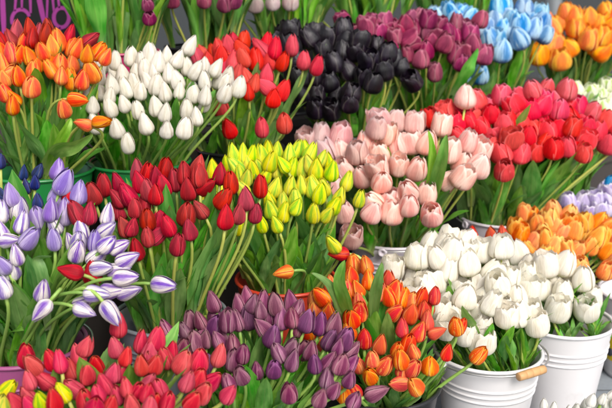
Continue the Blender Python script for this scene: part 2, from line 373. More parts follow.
# ------------------------------------------------------------------ the stand: ground, steps, wall
ROWU = Vector((.7545, .6564, 0)); ROWN = Vector((-.6564, .7545, 0)); ROW0 = Vector((0, 1.92, 0))
def row_matrix():
    return Matrix(((ROWU.x, ROWN.x, 0, ROW0.x), (ROWU.y, ROWN.y, 0, ROW0.y), (0, 0, 1, 0), (0, 0, 0, 1)))
def paving_mat():
    t = NT('paving'); tc = t.n('TexCoord')
    br = t.n('TexBrick'); t.l(tc.outputs['Object'], br.inputs['Vector']); br.inputs['Scale'].default_value = 2.2
    br.inputs['Color1'].default_value = H('#8C9298'); br.inputs['Color2'].default_value = H('#7E858C'); br.inputs['Mortar'].default_value = H('#5C6064')
    br.inputs['Mortar Size'].default_value = .008; br.offset = .5
    nz = t.noise(tc.outputs['Object'], 60, 6, .7); n2 = t.noise(tc.outputs['Object'], 4, 4)
    c = t.hsv(br.outputs[0], .5, 1., t.math('MULTIPLY', t.math('MULTIPLY_ADD', nz, .5, .75), t.math('MULTIPLY_ADD', n2, .5, .75)))
    t.l(c, t.p.inputs['Base Color']); t.p.inputs['Roughness'].default_value = .8
    b = t.n('Bump'); b.inputs['Strength'].default_value = .4; b.inputs['Distance'].default_value = .003; t.l(nz, b.inputs['Height']); t.l(b.outputs[0], t.p.inputs['Normal'])
    return t.m
g = mesh_obj('pavement', [(-60, -60, 0), (60, -60, 0), (60, 60, 0), (-60, 60, 0)], [[0, 1, 2, 3]], paving_mat(), None, None, False); tag(g, kind='structure')
WOOD = plain_mat('dark_wood', H('#3A3430'), .7, 0, .25, 8, .3)
stand = empty('display_stand', (ROW0.x, ROW0.y, 0)); tag(stand, 'dark stepped display stand carrying the rows of flower buckets', 'stand')
stand.rotation_euler = (0, 0, math.atan2(ROWU.y, ROWU.x))
for n0, n1, z, x0, x1 in ((-.195, .160, .12, -1.3, 1.8), (.163, .505, .35, -1.3, 1.9), (.508, 1.2, .58, -1.4, 1.9)):
    m = MB(); m.box(x0, x1, n0, n1, 0, z-.022); m.box(x0-.004, x1+.004, n0-.012, n1-.006, z-.0205, z)
    m.build('step', WOOD, stand, False)
wl = MB(); wl.box(-6, 8, 6.0, 6.25, 0, 3.2); wo = wl.build('wall', plain_mat('wall_render', H('#34383A'), .8, 0, .15, 3, .2), None, False); tag(wo, 'plain dark grey wall behind the back row of flowers', 'wall')
pm = MB(); px_ = at(553, 5, 4.6)
pm.tube([Vector((px_.x, 4.6, 0)), Vector((px_.x, 4.6, 2.6))], .045, 20); pm.tube([Vector((px_.x, 4.6, 0)), Vector((px_.x, 4.6, .03))], .08, 20)
po = pm.build('metal_post', plain_mat('post_metal', H('#B4B8BA'), .4, .6, .08)); tag(po, 'pale grey metal post standing against the dark grey wall', 'post')

# ------------------------------------------------------------------ buckets
WHITE = plain_mat('white_enamel', H('#D8D5D6'), .42, 0, .07, 9, .08, (H('#9C938A'), .5), .15)
def bucket_mat(name, c, rough=.4, metal=0): return plain_mat(name, c, rough, metal, .1, 9, .05, (H('#4A4440'), .2), .1)
BM = {'white': WHITE, 'lilacwhite': plain_mat('lilac_white_enamel', H('#D9D0D8'), .4, 0, .06, 9, .05, (H('#A59AA2'), .4), .2),
      'mauve': bucket_mat('mauve_enamel', H('#9C4C7C')), 'grey': bucket_mat('grey_zinc', H('#A2A4AC'), .4, .5), 'red': bucket_mat('red_plastic', H('#C43A22')),
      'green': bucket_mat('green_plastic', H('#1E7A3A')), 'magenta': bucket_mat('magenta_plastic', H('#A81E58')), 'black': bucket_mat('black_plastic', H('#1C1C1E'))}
GRIP = plain_mat('turned_wood', H('#C99A68'), .55, 0, .2, 14, .2); WIRE = plain_mat('wire', H('#C9C6C4'), .35, .8, .06)
def bucket(pos, r, h, mat, label, mid=None, grip=True, group=None, ridges=True, name='flower_bucket', bail=False):
    o = empty(name, pos); tag(o, label, 'bucket', group)
    rb = r*.72; m = MB()
    def rad(z): return rb + (r-rb)*z/h
    prof = [(.001, .004), (rb-.004, .004), (rb, .0), (rb+.002, .006)]
    zs = [i/40*h for i in range(1, 40)]
    for z in zs:
        k = 0
        if ridges:
            for c in (.66, .72, .78): k += .0026*math.exp(-((z/h-c)/.012)**2)
        prof.append((rad(z)+k, z))
    prof = prof + [(r-.001, h-.004)]
    if ridges:
        fine = []
        for z in [.6*h+i*.22*h/60 for i in range(61)]:
            k = sum(.0028*math.exp(-((z/h-c)/.011)**2) for c in (.66, .72, .78)); fine.append((rad(z)+k, z))
        prof = [p for p in prof if not (.6*h <= p[1] <= .82*h)] ; prof = sorted(prof[3:], key=lambda p: p[1]) ; prof = sorted(prof+fine, key=lambda p: p[1])
        prof = [(.001, .004), (rb-.004, .004), (rb, .0)] + prof
    outer = len(prof)
    prof += [(r-.004, h-.004)] + [(rad(z)-.0035, z) for z in (h*.8, h*.5, h*.2, .012)] + [(.001, .012)]
    m.lathe(prof, 72); m.build('bucket_body', mat, o)
    m = MB(); ring = [(r+.001+.0042*math.cos(a), h+.0005+.0042*math.sin(a)) for a in [i*R(30) for i in range(13)]]
    m.lathe(ring, 72); m.build('rim', mat, o)
    if mid is not None:
        for s in (-90, 90):
            a = R(mid+s); m = MB(); c = Vector((math.cos(a), math.sin(a), 0)); tg = Vector((-math.sin(a), math.cos(a), 0))
            sp = [c*(r+.010+.0006*i/4) + tg*((.004+.0060*i/30)*math.cos(R(25*i))) + Vector((0, 0, h-.006+(.004+.0060*i/30)*math.sin(R(25*i)))) for i in range(31)]
            m.tube(sp, .0032, 7); m.tube([c*(r-.002)+Vector((0, 0, h-.006)), c*(r+.012)+Vector((0, 0, h-.006))], .004, 8); m.build('ear', mat, o)
        pts = []
        for i in range(41):
            a = R(mid-90+180*i/40); e = math.sin(math.pi*i/40)
            rr = (r+.012) + .002*e
            pts.append(Vector((rr*math.cos(a), rr*math.sin(a), h-.004+.004*e)))
        m = MB(); m.tube(pts, .0022, 7); hd = m.build('handle', WIRE, o)
        if grip:
            a = R(mid); c = Vector((math.cos(a), math.sin(a), 0))*(r+.017) + Vector((0, 0, h+.001)); tg = Vector((-math.sin(a), math.cos(a), .0))
            L = .036; pr = [(-1, .006), (-.97, .0085), (-.5, .0092), (-.49, .0086), (-.47, .0092), (-.05, .0094), (-.04, .0087), (0, .0094), (.47, .0092), (.49, .0086), (.51, .0092), (.97, .0085), (1, .006)]
            m = MB(); m.tube([c+tg*(L*t) for t, _ in pr], [q for _, q in pr], 14); m.build('grip', GRIP, hd)
    return o
BK = {}
def put_bucket(key, px, Y, base_z, r, h, mat, label, **kw):
    z = base_z+h; pos = Vector((ground_x(px, Y, z), Y, base_z)); o = bucket(pos, r, h, BM[mat], label, **kw)
    BK[key] = (Vector((pos.x, pos.y, z)), r); return o
Z2, Z3, Z4 = .1205, .3505, .5805
put_bucket('H1', 488, 1.68, .0005, .112, .225, 'white', 'white enamelled bucket with wooden grip on its handle, full of large white tulips', mid=-60)
put_bucket('H2', 563, 1.85, .0005, .112, .225, 'white', 'white enamelled bucket to the right of the one with the wooden grip')
h3 = put_bucket('H3', 645, 2.03, .0005, .112, .225, 'white', 'white bucket with a yellow sticker at the right edge')
put_bucket('L', 24, 1.475, Z2, .112, .215, 'mauve', 'mauve pink bucket holding the lilac and white tulips', mid=75, grip=False)
put_bucket('R', 170, 1.615, Z2, .112, .215, 'grey', 'grey metal bucket holding the crimson tulips')
put_bucket('Y', 286, 1.825, Z2, .112, .215, 'red', 'orange red bucket holding the yellow green tulips')
put_bucket('K', 393, 2.15, Z2, .112, .215, 'lilacwhite', 'pale lilac white bucket under the pale pink tulips with coiled handle ear', mid=-18)
put_bucket('C', 500, 2.34, Z2, .112, .215, 'lilacwhite', 'white bucket under the coral red tulips, right of the pale pink bunch', mid=118)
put_bucket('C2', 572, 2.6, Z2, .112, .215, 'grey', 'grey white bucket behind the amber tulips at the right', mid=100, grip=False)
put_bucket('O1', 40, 1.90, Z3, .118, .22, 'green', 'green bucket under the orange tulips, beside the navy tulips', ridges=False)
put_bucket('W1', 140, 2.0, Z3, .118, .22, 'green', 'green bucket under the pointed white tulips', ridges=False)
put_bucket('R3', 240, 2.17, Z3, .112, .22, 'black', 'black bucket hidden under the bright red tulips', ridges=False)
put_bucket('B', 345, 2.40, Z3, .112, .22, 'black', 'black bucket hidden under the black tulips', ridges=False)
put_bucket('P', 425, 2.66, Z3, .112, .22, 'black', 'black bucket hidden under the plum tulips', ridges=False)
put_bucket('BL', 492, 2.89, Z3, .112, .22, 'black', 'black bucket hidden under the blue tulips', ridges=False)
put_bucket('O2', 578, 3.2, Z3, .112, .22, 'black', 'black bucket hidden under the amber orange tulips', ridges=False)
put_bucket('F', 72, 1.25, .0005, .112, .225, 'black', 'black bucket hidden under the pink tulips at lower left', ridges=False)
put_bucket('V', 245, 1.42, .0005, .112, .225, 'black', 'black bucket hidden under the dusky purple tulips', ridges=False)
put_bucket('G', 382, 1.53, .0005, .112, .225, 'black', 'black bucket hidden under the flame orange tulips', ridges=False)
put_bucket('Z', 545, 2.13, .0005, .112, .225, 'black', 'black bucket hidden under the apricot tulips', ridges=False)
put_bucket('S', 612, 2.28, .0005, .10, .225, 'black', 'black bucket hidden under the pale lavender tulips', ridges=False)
put_bucket('T', 585, 1.47, .0005, .10, .11, 'white', 'low white pot of small white tulips at the lower right corner', ridges=False)
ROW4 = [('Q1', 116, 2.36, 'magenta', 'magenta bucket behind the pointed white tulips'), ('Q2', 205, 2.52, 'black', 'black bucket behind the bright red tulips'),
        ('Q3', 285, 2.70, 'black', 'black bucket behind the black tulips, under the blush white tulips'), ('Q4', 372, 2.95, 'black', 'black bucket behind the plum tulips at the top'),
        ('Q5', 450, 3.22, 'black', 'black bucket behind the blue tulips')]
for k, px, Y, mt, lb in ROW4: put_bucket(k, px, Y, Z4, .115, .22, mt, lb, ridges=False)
# sticker on the third white bucket
def sticker(bk):
    r, h = .112, .225; V, F = [], []
    az0, az1 = R(-190), R(-142); n = 12
    for j in range(2):
        z = h*(.22+.40*j)
        for i in range(n+1):
            a = az0+(az1-az0)*i/n; rr = r*.72+(r*.28)*z/h+.0012; V.append((rr*math.cos(a), rr*math.sin(a), z))
    for i in range(n): F.append([i, i+1, n+1+i+1, n+1+i])
    s = mesh_obj('sticker', V, F, plain_mat('yellow_label', H('#F0D21E'), .5), bk)
    m = MB(); a = R(-160); z = h*.33; rr = r*.72+(r*.28)*z/h
    c = Vector((rr*math.cos(a), rr*math.sin(a), z)); o_ = Vector((math.cos(a), math.sin(a), 0))
    m.tube([c+o_*.0008, c+o_*.0026], .012, 24); m.build('printed_dot', plain_mat('label_print', H('#3A3F4A'), .5), s)
sticker(h3)

# ------------------------------------------------------------------ chalkboard with pink lettering
def chalkboard():
    Y = 2.62; o = at(38, 20, Y); root = empty('chalkboard_sign', (o.x, Y, Z4)); root.rotation_euler = (0, 0, 0)
    tag(root, 'black sign board with looping magenta painted lettering behind the orange tulips', 'sign')
    m = MB(); m.box(-.36, .24, 0, .018, 0, .66); m.build('board', plain_mat('black_board', H('#08080B'), .9, 0, .2, 6), root, False)
    LP = plain_mat('magenta_paint', H('#8C2C7C'), .8, 0, .18, 40)
    def stroke(pts, wpx):
        V, F = [], []; P = []
        for px, py in pts:
            q = at(px, py, Y); P.append(Vector((q.x-o.x, -.0018, q.z-Z4)))
        wm = wpx*Y/FPX/2; n = len(P)
        for i in range(n):
            T = (P[min(i+1, n-1)]-P[max(i-1, 0)]).normalized(); N = Vector((-T.z, 0, T.x)); k = wm*(.75 if i in (0, n-1) else 1)
            for q in (P[i]+N*k, P[i]-N*k): V.append(q); V.append(q+Vector((0, .0017, 0)))
        for i in range(n-1):
            a = i*4; b = a+4
            F.extend([[a, b, b+2, a+2], [a, a+1, b+1, b], [a+2, b+2, b+3, a+3]])
        F.append([0, 2, 3, 1]); e = (n-1)*4; F.append([e, e+1, e+3, e+2])
        return V, F
    def arc(cx, cy, rx, ry, a0, a1, n=20): return [(cx+rx*math.cos(R(a0+(a1-a0)*i/n)), cy-ry*math.sin(R(a0+(a1-a0)*i/n))) for i in range(n+1)]
    S = [([(2.5, -14), (2.9, 4), (3.6, 20), (4.2, 34)], 5), (arc(21, 20, 9, 10.5, 205, 20), 3.4), ([(16, -12), (15.8, 0), (15, 11)], 2.6), ([(22, -12), (22, 0), (22, 9)], 2.2),
         ([(30, -14), (30.5, 2), (30.8, 13)], 2.6), ([(37.5, -14), (39.5, 0), (42, 12), (45, 25)], 5), ([(47.6, -14), (47.5, 2), (47, 18)], 2.2), ([(52.5, -14), (53, 0), (54, 11)], 2.4),
         ([(58, -12), (58.5, 0), (59.5, 8)], 2.4), (arc(61.5, 17.5, 7.6, 9.8, 60, 420), 3.6), ([(60, 27), (60, 36)], 2.4), ([(74, -12), (77, 4), (79, 14), (80, 27)], 3), ([(84, -12), (84.5, 2), (86, 22)], 2.4)]
    V, F = [], []
    for pts, wp in S:
        v, f = stroke(pts, wp); b = len(V); V += v; F += [[i+b for i in ff] for ff in f]
    mesh_obj('lettering', V, F, LP, root, None, False)
chalkboard()

# ------------------------------------------------------------------ flowers: (region origin) + points in quarter pixels, optional tilt (degrees clockwise in view)
RO = {i+1: ((i % 4)*153, (i//4)*102) for i in range(16)}
def P(reg, *pts): return [(RO[reg][0]+p[0]/4, RO[reg][1]+p[1]/4, p[2] if len(p) > 2 else None, p[3] if len(p) > 3 else None) for p in pts]
NAMED = []
def bunch(bk, x0, y0, d0, k, hpx, items, lean=(.15, .004), spread=.42, leaves=5, dx=.0, bow=.05, spr_tilt=16, fill=None, up=.6, jit=.025, wid=.42, ll=None, lt=0., cen=True, sv=.12):
    """items: list of (variety, label, group, points); depth d0 at (x0, y0), growing k metres per pixel upwards"""
    c, r = BK[bk]; heads = []
    for vkey, label, group, pts in items:
        for (x, y, tilt, lab) in pts:
            xx = (x-x0)/100
            d = d0 + k*(y0-y) + dx*(x-x0) + bow*xx*xx*.5 + rnd.uniform(-jit, jit)
            Pp = at(x, y, d); zc = (Pp-Vector((0, 0, CAM_Z))).dot(FW)
            heads.append([Pp, hpx*zc/FPX*rnd.uniform(1-sv*1.1, 1+sv*.8), x, y, tilt, lab, vkey, label, group, Pp.copy()])
    for it in range(14):                                   # neighbours push each other apart where they would overlap
        for a in range(len(heads)):
            for b in range(a):
                dv = heads[a][0]-heads[b][0]; m = Vector((dv.x, dv.y, dv.z*.66)); dm = m.length
                need = .5*(heads[a][1]+heads[b][1])*wid
                if 1e-5 < dm < need:
                    sh = dv.normalized()*min(.25*(need-dm), .003); heads[a][0] += sh; heads[b][0] -= sh
        for h in heads: h[0] = h[0].lerp(h[9], .10)
    cx = sum(h[0].x for h in heads)/len(heads); cy = sum(h[0].y for h in heads)/len(heads)
    for Pp, hh, x, y, tilt, lab, vkey, label, group, _ in heads:
            xx = (x-x0)/100
            tl = tilt
            if tl is None: tl = xx*spr_tilt + rnd.gauss(0, 12)
            le = lean[0] + (y-y0)*lean[1] + rnd.gauss(0, .1)
            if abs(tl) > 50: le = rnd.uniform(.05, .3)
            ax = (Vector((math.sin(R(tl)), 0, math.cos(R(tl)))) + Vector((0, -1, 0))*le).normalized()
            off = Vector((Pp.x-(cx if cen else c.x), Pp.y-(cy if cen else c.y), 0)); off *= spread
            mr = r*(.70 if lt else .84)
            if off.length > mr: off *= mr/off.length
            b = Vector((c.x+off.x, c.y+off.y, c.z-.045))
            arch = (Pp-b).length*.95 if abs(tl) > 50 else None
            ROOTS.append((x, y, tulip(vkey, b, Pp, ax, hh, lab or label, None if lab else group, leaves, arch, up=up, leaf_len=rnd.uniform(*ll)*((Pp-b).length-hh*.5) if ll else None, lt=lt)))
ROOTS = []
def blade(px, py, pts, width, twist=.3):
    """a broad leaf of the tulip nearest to pixel (px, py), through pts = (x, y, distance)"""
    root = min(ROOTS, key=lambda q: (q[0]-px)**2+(q[1]-py)**2)[2]
    C = [at(*p)-root.location for p in pts]; n = 18; V, F, UV = [], [], []
    L = []
    for j in range(n):
        t = j/(n-1)*(len(C)-1); i = min(int(t), len(C)-2); f = t-i
        p0, p1, p2, p3 = C[max(i-1, 0)], C[i], C[i+1], C[min(i+2, len(C)-1)]
        L.append(.5*((2*p1)+(p2-p0)*f+(2*p0-5*p1+4*p2-p3)*f*f+(3*p1-p0-3*p2+p3)*f**3))
    for j in range(n):
        v = j/(n-1); T = (L[min(j+1, n-1)]-L[max(j-1, 0)]).normalized()
        S = T.cross(Vector((0, -1, .25))).normalized(); S = (Quaternion(T, twist*(1+1.2*v)) @ S); N = S.cross(T)
        wd = width*(.42+.58*math.sin(min(1, v/.45)*math.pi/2))*max(0, 1-max(0, (v-.42)/.58)**2.2)**.8
        for i in range(7):
            u = i/3-1; V.append(L[j]+S*(u*wd*.93)+N*(wd*(.34*abs(u)**1.4+.10*math.sin(v*12+u*2)*abs(u)))); UV.append(((u+1)/2, v))
    for j in range(n-1):
        for i in range(6): a = j*7+i; F.append([a, a+1, a+8, a+7])
    mesh_obj('leaf', V, F, LEAF, root, UV)
# ---- row three (upper)
bunch('O1', 55, 75, 1.83, .0020, 24, [
    ('redback', 'dark red tulip bud at the back of the orange bunch, under the sign board', 'dark red tulips behind the orange bunch', P(1, (118,108),(65,125,5),(190,112,-5),(185,135),(280,135,20),(365,158,55,'deep red tulip leaning right, alone between the black sign and the white tulips'),(10,160),(158,130),(40,150),(130,150))),
    ('orange', 'orange tulip flushed red in the bunch below the black sign', 'orange tulips below the black sign',
     P(1, (100,165),(48,212),(80,215),(170,205),(210,185),(230,160),(120,225),(132,280,10),(72,303),(125,345),(202,275),(30,300,40),(5,255),(5,215),(290,190),(310,190),(290,250),(282,315),(330,318,15),(245,300),(350,215),(395,205,40),(425,225,30),(240,260),(205,225),(20,370),(50,390,-20),(312,398,92,'orange red tulip lying sideways on a bent stem in front of the white tulips'),(365,285),(150,250),(60,260),(20,310))
     + P(5, (50,10),(255,25,-5,'orange red tulip upright just below the sideways orange tulip'),(333,88,-70,'small round orange tulip facing left beside a sideways one'),(408,80,84,'orange tulip bent sideways over the big folded leaf')))])
bunch('W1', 150, 85, 1.92, .0022, 23.5, [('white', 'pointed white tulip bud in the bunch between orange and bright red tulips', 'pointed white tulips',
    P(1, (330,240,-25),(370,245),(408,260,10),(462,240,5),(525,225,5),(575,245,-10),(595,220),(455,285),(490,300),(545,290),(590,300),(395,310),(445,335,-5),(395,355),(255,360,-35,'white tulip bud leaning left among the orange tulips'),(360,380),(440,390),(540,330),(580,275),(500,350),(560,360))
    + P(2, (150,180,28,'tallest white tulip, leaning right in front of the red tulips'),(55,225,3),(15,260),(100,235),(68,295),(135,265),(175,280),(205,270),(15,330),(45,365),(107,360),(160,370),(210,380),(205,320),(260,320),(255,270),(290,370),(345,345,15),(300,305),(5,290),(90,315),(290,330))
    + P(5, (298,30),(330,30),(370,10),(440,12),(495,5),(550,30),(580,85),(467,103,-5),(510,162,0,'lowest white tulip of the pointed white bunch, a round blush bud'),(380,85)) + P(6, (50,38),(55,108,8),(128,102,12),(135,25),(175,55),(210,5),(10,15)))])
bunch('R3', 250, 70, 2.13, .0024, 24, [('red', 'bright red tulip bud in the bunch between white and black tulips', 'bright red tulips beside the black ones',
    P(2, (325,170),(362,165,5),(240,210),(265,190),(200,215),(300,185),(330,210),(410,235),(432,190),(465,235,-5),(455,170),(487,195,10),(360,230),(315,255),(375,310),(380,365),(450,345,-50),(407,330),(455,295),(482,390),(520,360),(557,180,3,'tallest bright red tulip standing in front of the black tulips'),(520,245,20),(604,240,5,'bright red tulip in front of black ones, second of three on long stems'),(340,290),(180,230),(300,240),(220,240),(275,225),(300,275),(350,195))
    + P(3, (45,260,15,'bright red tulip on a long stem furthest right, against the black tulips')) + P(6, (95,30),(435,100,0,'low coral red tulip hanging over the yellow green tulips, left of two'),(525,83,0,'low coral red tulip hanging over the yellow green tulips, right of two'),(302,103),(270,15)))], bow=.08)
bunch('B', 350, 60, 2.35, .0026, 24, [('black', 'near black tulip with cupped glossy petals in the black bunch', 'black tulips',
    P(3, (85,150),(150,115),(160,160),(35,130),(10,150),(200,205),(280,180),(145,200),(110,245),(165,280),(95,325),(230,305),(310,280),(375,260),(355,240),(425,325,-40,'black tulip leaning left on a long stem at the right of the black bunch'),(40,375),(180,375),(20,300),(70,200),(120,380),(250,240),(215,160),(60,260),(330,215),(270,330))
    + P(2, (520,170),(550,120),(585,150),(490,180),(525,130),(575,240),(600,310),(580,310),(590,380),(560,300),(540,220),(545,190)) + P(7, (40,20),(100,30),(175,0)))])
bunch('P', 435, 40, 2.57, .0026, 22, [('plum', 'plum pink tulip in the bunch between black and blue tulips', 'plum tulips',
    P(3, (145,80),(200,130),(245,105),(300,130),(335,115),(370,125),(420,165,60),(425,110),(450,75),(490,75),(540,100),(530,150),(570,130),(600,145),(500,170),(460,235),(515,285),(345,195),(600,215),(425,80),(480,130),(405,215),(605,90),(400,95),(355,145),(460,110),(560,170),(480,200),(270,90),(310,90))
    + P(4, (88,75,20,'tall plum tulip bud standing above the rest in front of the blue tulips'),(18,110),(100,215,15),(15,200),(55,170),(10,250),(45,130)))])
bunch('BL', 498, 35, 2.77, .0026, 24, [('blue', 'light blue tulip with white edged petals in the blue bunch', 'blue tulips',
    P(4, (158,25),(190,60),(262,40),(210,75),(320,55),(120,140),(180,115),(170,200),(240,150),(300,110),(345,135,25),(145,70),(280,75),(45,65),(5,60),(100,110),(240,95),(180,25),(330,90),(210,115),(150,150),
      (85,295,0,'low violet blue tulip under the plum tulips, right one of a pair'),(25,305,-10,'low violet blue tulip under the plum tulips, left one of a pair')) + P(3, (515,65),(575,45),(600,70),(540,220)))])
bunch('O2', 580, 40, 3.05, .0026, 23, [('amber', 'amber orange tulip in the bunch at the upper right', 'amber orange tulips at the upper right',
    P(4, (405,85),(350,80),(480,75),(430,50),(500,130),(550,95),(590,50),(540,180),(570,200),(605,115),(380,170),(440,190),(405,235),(320,215,0,'lowest red orange tulip of the amber bunch, beside the blue tulips'),(575,140),(455,60),(520,70),(605,75),(590,140),(630,90),(640,140),(640,60),(650,190),(370,110),(470,110),(520,150),(660,120)))])
# ---- row two (middle)
bunch('L', 60, 250, 1.39, .0020, 28, [
    ('lilacfull', 'plain lilac tulip in the bunch of lilac and white tulips', 'lilac tulips', P(5, (232,270,10,'tall pale lilac tulip standing alone in front of the green bucket'),(45,375),(225,370),(310,360,15),(265,335)) + P(9, (150,55,-5),(205,25),(260,30),(380,150,5),(120,135,40),(5,240),(215,140,0))),
    ('lilac', 'white tulip with purple flames in the lilac bunch', 'white tulips with purple flames',
     P(9, (75,15),(40,145,80),(65,200),(45,260),(10,330),(215,75,-20),(325,105),(310,185,20),(430,40,10),(430,100,50),(430,160,45),(480,170,60),(390,205,50),(400,260,80),(480,260,75),(505,300,85,'purple and white tulip lying sideways, tip to the right, topmost of the drooping cluster'),(450,350,80),(515,345,70),(390,360,92),(170,345,15),(335,395,60),(510,225,60),(90,70),(10,110),(5,30),(310,150),(290,155))
     + P(10, (45,325,92,'purple and white tulip lying horizontally in front of the crimson tulip stems')) + P(13, (165,20,222,'purple and white tulip hanging down with its tip pointing lower left'),(340,20,105,'purple and white tulip drooping beside the one that hangs down right'),(445,30,145,'purple and white tulip hanging down with its tip pointing lower right'))),
    ('crimson', 'crimson tulip mixed in among the lilac tulips', 'crimson tulips among the lilac', P(9, (305,35,-20),(358,35,10),(280,270,-70,'small crimson tulip lying sideways among the lilac tulips'),(375,270)) + P(5, (275,350)))],
    lean=(.15, .003), leaves=5)
bunch('L', 30, 185, 1.53, .0015, 20, [('navy', 'dark navy blue tulip bud in front of the green bucket', 'navy blue tulips', P(5, (95,280,10),(155,275,30),(105,335,-5),(140,320,10),(70,345),(5,365),(2,235),(5,400),(150,395)))], leaves=1, cen=False)
bunch('R', 165, 205, 1.55, .0022, 27, [('crimson', 'crimson tulip bud in the bunch between lilac and yellow green tulips', 'crimson tulips',
    P(5, (550,275,-5,'tallest crimson tulip bud at the back, over the dark bucket gap'),(560,320),(470,320,-15),(415,330),(370,365),(510,370,-25),(470,390,-30),(600,290),(590,360),(585,385,15))
    + P(6, (50,270),(38,330),(88,310),(130,285),(180,265),(5,300),(165,300),(210,330,50,'dark crimson tulip lying sideways against the yellow green tulips'),(270,285,5),(310,320),(430,335,3),(285,385),(370,385),(140,345),(5,365),(190,300))
    + P(9, (495,90,-15),(530,90,20),(475,10),(545,180),(590,60),(590,130),(540,15)) + P(10, (135,40,10),(188,20),(145,100,-5),(25,120,50),(100,160),(60,85),(290,50,5),(345,35,10),(410,35,8),(30,75)))])
bunch('Y', 285, 185, 1.79, .0024, 24, [('yellow', 'yellow tulip bud with green flames in the yellow green bunch', 'yellow green tulips',
    P(6, (300,250),(345,240),(380,240),(430,210),(470,240),(495,195),(550,205),(575,190),(605,195),(420,270),(375,300),(495,270),(560,260),(600,260),(490,340),(550,335),(600,330),(355,345),(275,345,-10),(465,390),(570,385),(520,400),(335,270),(400,270),(240,270),(240,395),(195,390),(230,360),(325,215),(360,215),(520,250),(330,300),(455,290),(460,195),(345,280),(395,215))
    + P(7, (20,200),(65,225),(105,275),(45,300),(10,250),(55,365),(165,315,15),(135,375,15),(5,330),(215,385,12,'yellow tulip on a long stem leaning right in front of the pale pink tulips'),(30,340),(70,340),(90,240),(40,275))
    + P(10, (240,25),(345,90),(435,80,-10),(492,80),(525,30),(575,10),(470,20)) + P(11, (30,35),(85,42),(105,160,-30,'small yellow green bud just above the drooping orange tulip'),(115,5)))], bow=.07)
bunch('K', 395, 160, 2.08, .0024, 27, [
    ('mauve', 'mauve pink tulip at the back left of the pale pink bunch', 'mauve pink tulips', P(7, (50,150),(15,150),(140,130),(295,80),(360,75),(205,200),(300,115),(70,175)) + P(11, (150,30),(180,130,0,'open mauve pink tulip facing forward beside the yellow green tulips'))),
    ('palepink', 'pale pink cupped tulip in the bunch right of the yellow green tulips', 'pale pink tulips',
     P(7, (140,190),(435,80,5),(250,165),(285,195),(365,150),(370,250),(445,265,10),(225,295),(285,265),(305,325),(405,355),(340,385),(270,395),(110,335,0,'open pale pink tulip showing its centre among the yellow green buds'),(485,370),(545,90,10),(580,195,10),(590,310,45),(475,160),(150,265),(410,160),(330,130))
     + P(4, (27,385,4,'tallest pale pink tulip standing above the coral red tulips')) + P(8, (35,165,15),(85,190,20),(75,250,20),(10,300,30),(20,230,15)) + P(11, (265,30),(345,25),(500,30),(410,0)))], lean=(.2, .005), bow=.07, wid=.66, sv=.07)
bunch('C', 520, 125, 2.29, .0026, 23, [
    ('coral', 'coral red cupped tulip in the wide red bunch right of the pale pink tulips', 'coral red tulips',
     P(8, (85,90),(25,70),(230,115),(310,185),(410,95),(430,45),(505,150),(590,75),(130,165),(170,190),(240,190),(375,180),(430,175),(605,160),(495,70),(340,120),(290,80),(180,270,-5,'red tulip hanging lowest at the left of the coral red bunch'),(185,200),(450,110),(200,50),(510,95),(280,50),(160,90),(250,75),(390,180),(500,200),(15,40),(130,60),(330,70),(80,40),(640,110),(650,150),(640,70),(550,110),(460,165),(210,165),(280,140),(130,115),(350,160),(55,60))
     + P(7, (495,60),(555,35),(600,80),(605,130))),
    ('rose', 'rose pink tulip at the back of the coral red bunch', 'rose pink tulips', P(4, (180,392),(250,390),(300,385),(360,370),(420,385),(380,395),(330,400)) + P(8, (70,15),(120,10),(200,20),(360,25),(280,20),(430,10),(480,30),(530,40),(320,30),(400,40),(240,30)))],
    lean=(.15, .005), bow=.05, dx=.0006, wid=.66, sv=.07)
bunch('C2', 590, 90, 2.62, .0026, 20, [('cream', 'greenish white tulip above the coral red tulips at the right edge', 'greenish white tulips', P(4, (465,355),(530,365),(590,340),(575,380),(610,350),(540,395),(590,390),(640,360),(650,390),(500,380)) + P(8, (560,15),(600,10),(640,30)))])
# ---- row one (front)
bunch('F', 95, 360, 1.22, .0020, 28, [
    ('pink', 'coral pink tulip bud in the bunch at the lower left', 'coral pink tulips at the lower left',
     P(13, (105,198,5),(130,235,-25),(175,295,-40),(205,215),(240,220),(280,250,-10),(310,195),(345,160),(385,240),(350,270),(295,330),(475,75,4,'tall coral pink tulip standing above the pink bunch beside the grey bucket'),(505,200),(460,165),(565,140,10),(485,260,25),(455,265),(590,225),(565,235),(600,180),(430,300),(415,310),(555,335),(390,350),(340,375),(215,375),(110,355),(115,300),(55,380),(115,390),(465,355),(445,390),(525,390),(600,300),(590,345),(600,395),(505,325),(380,400))
     + P(14, (15,130),(10,230),(50,205),(75,180),(120,225),(185,215,10),(265,195,15),(140,300),(25,330),(205,345,25),(60,380),(160,380),(305,350,30,'coral pink tulip leaning right at the right end of its bunch'),(10,390),(185,285),(240,300,40))),
    ('yellow', 'yellow green tulip mostly hidden under the coral pink tulips', 'yellow green tulips under the pink ones', P(13, (35,330,40),(250,345),(5,395,20),(160,375)))], spread=.36)
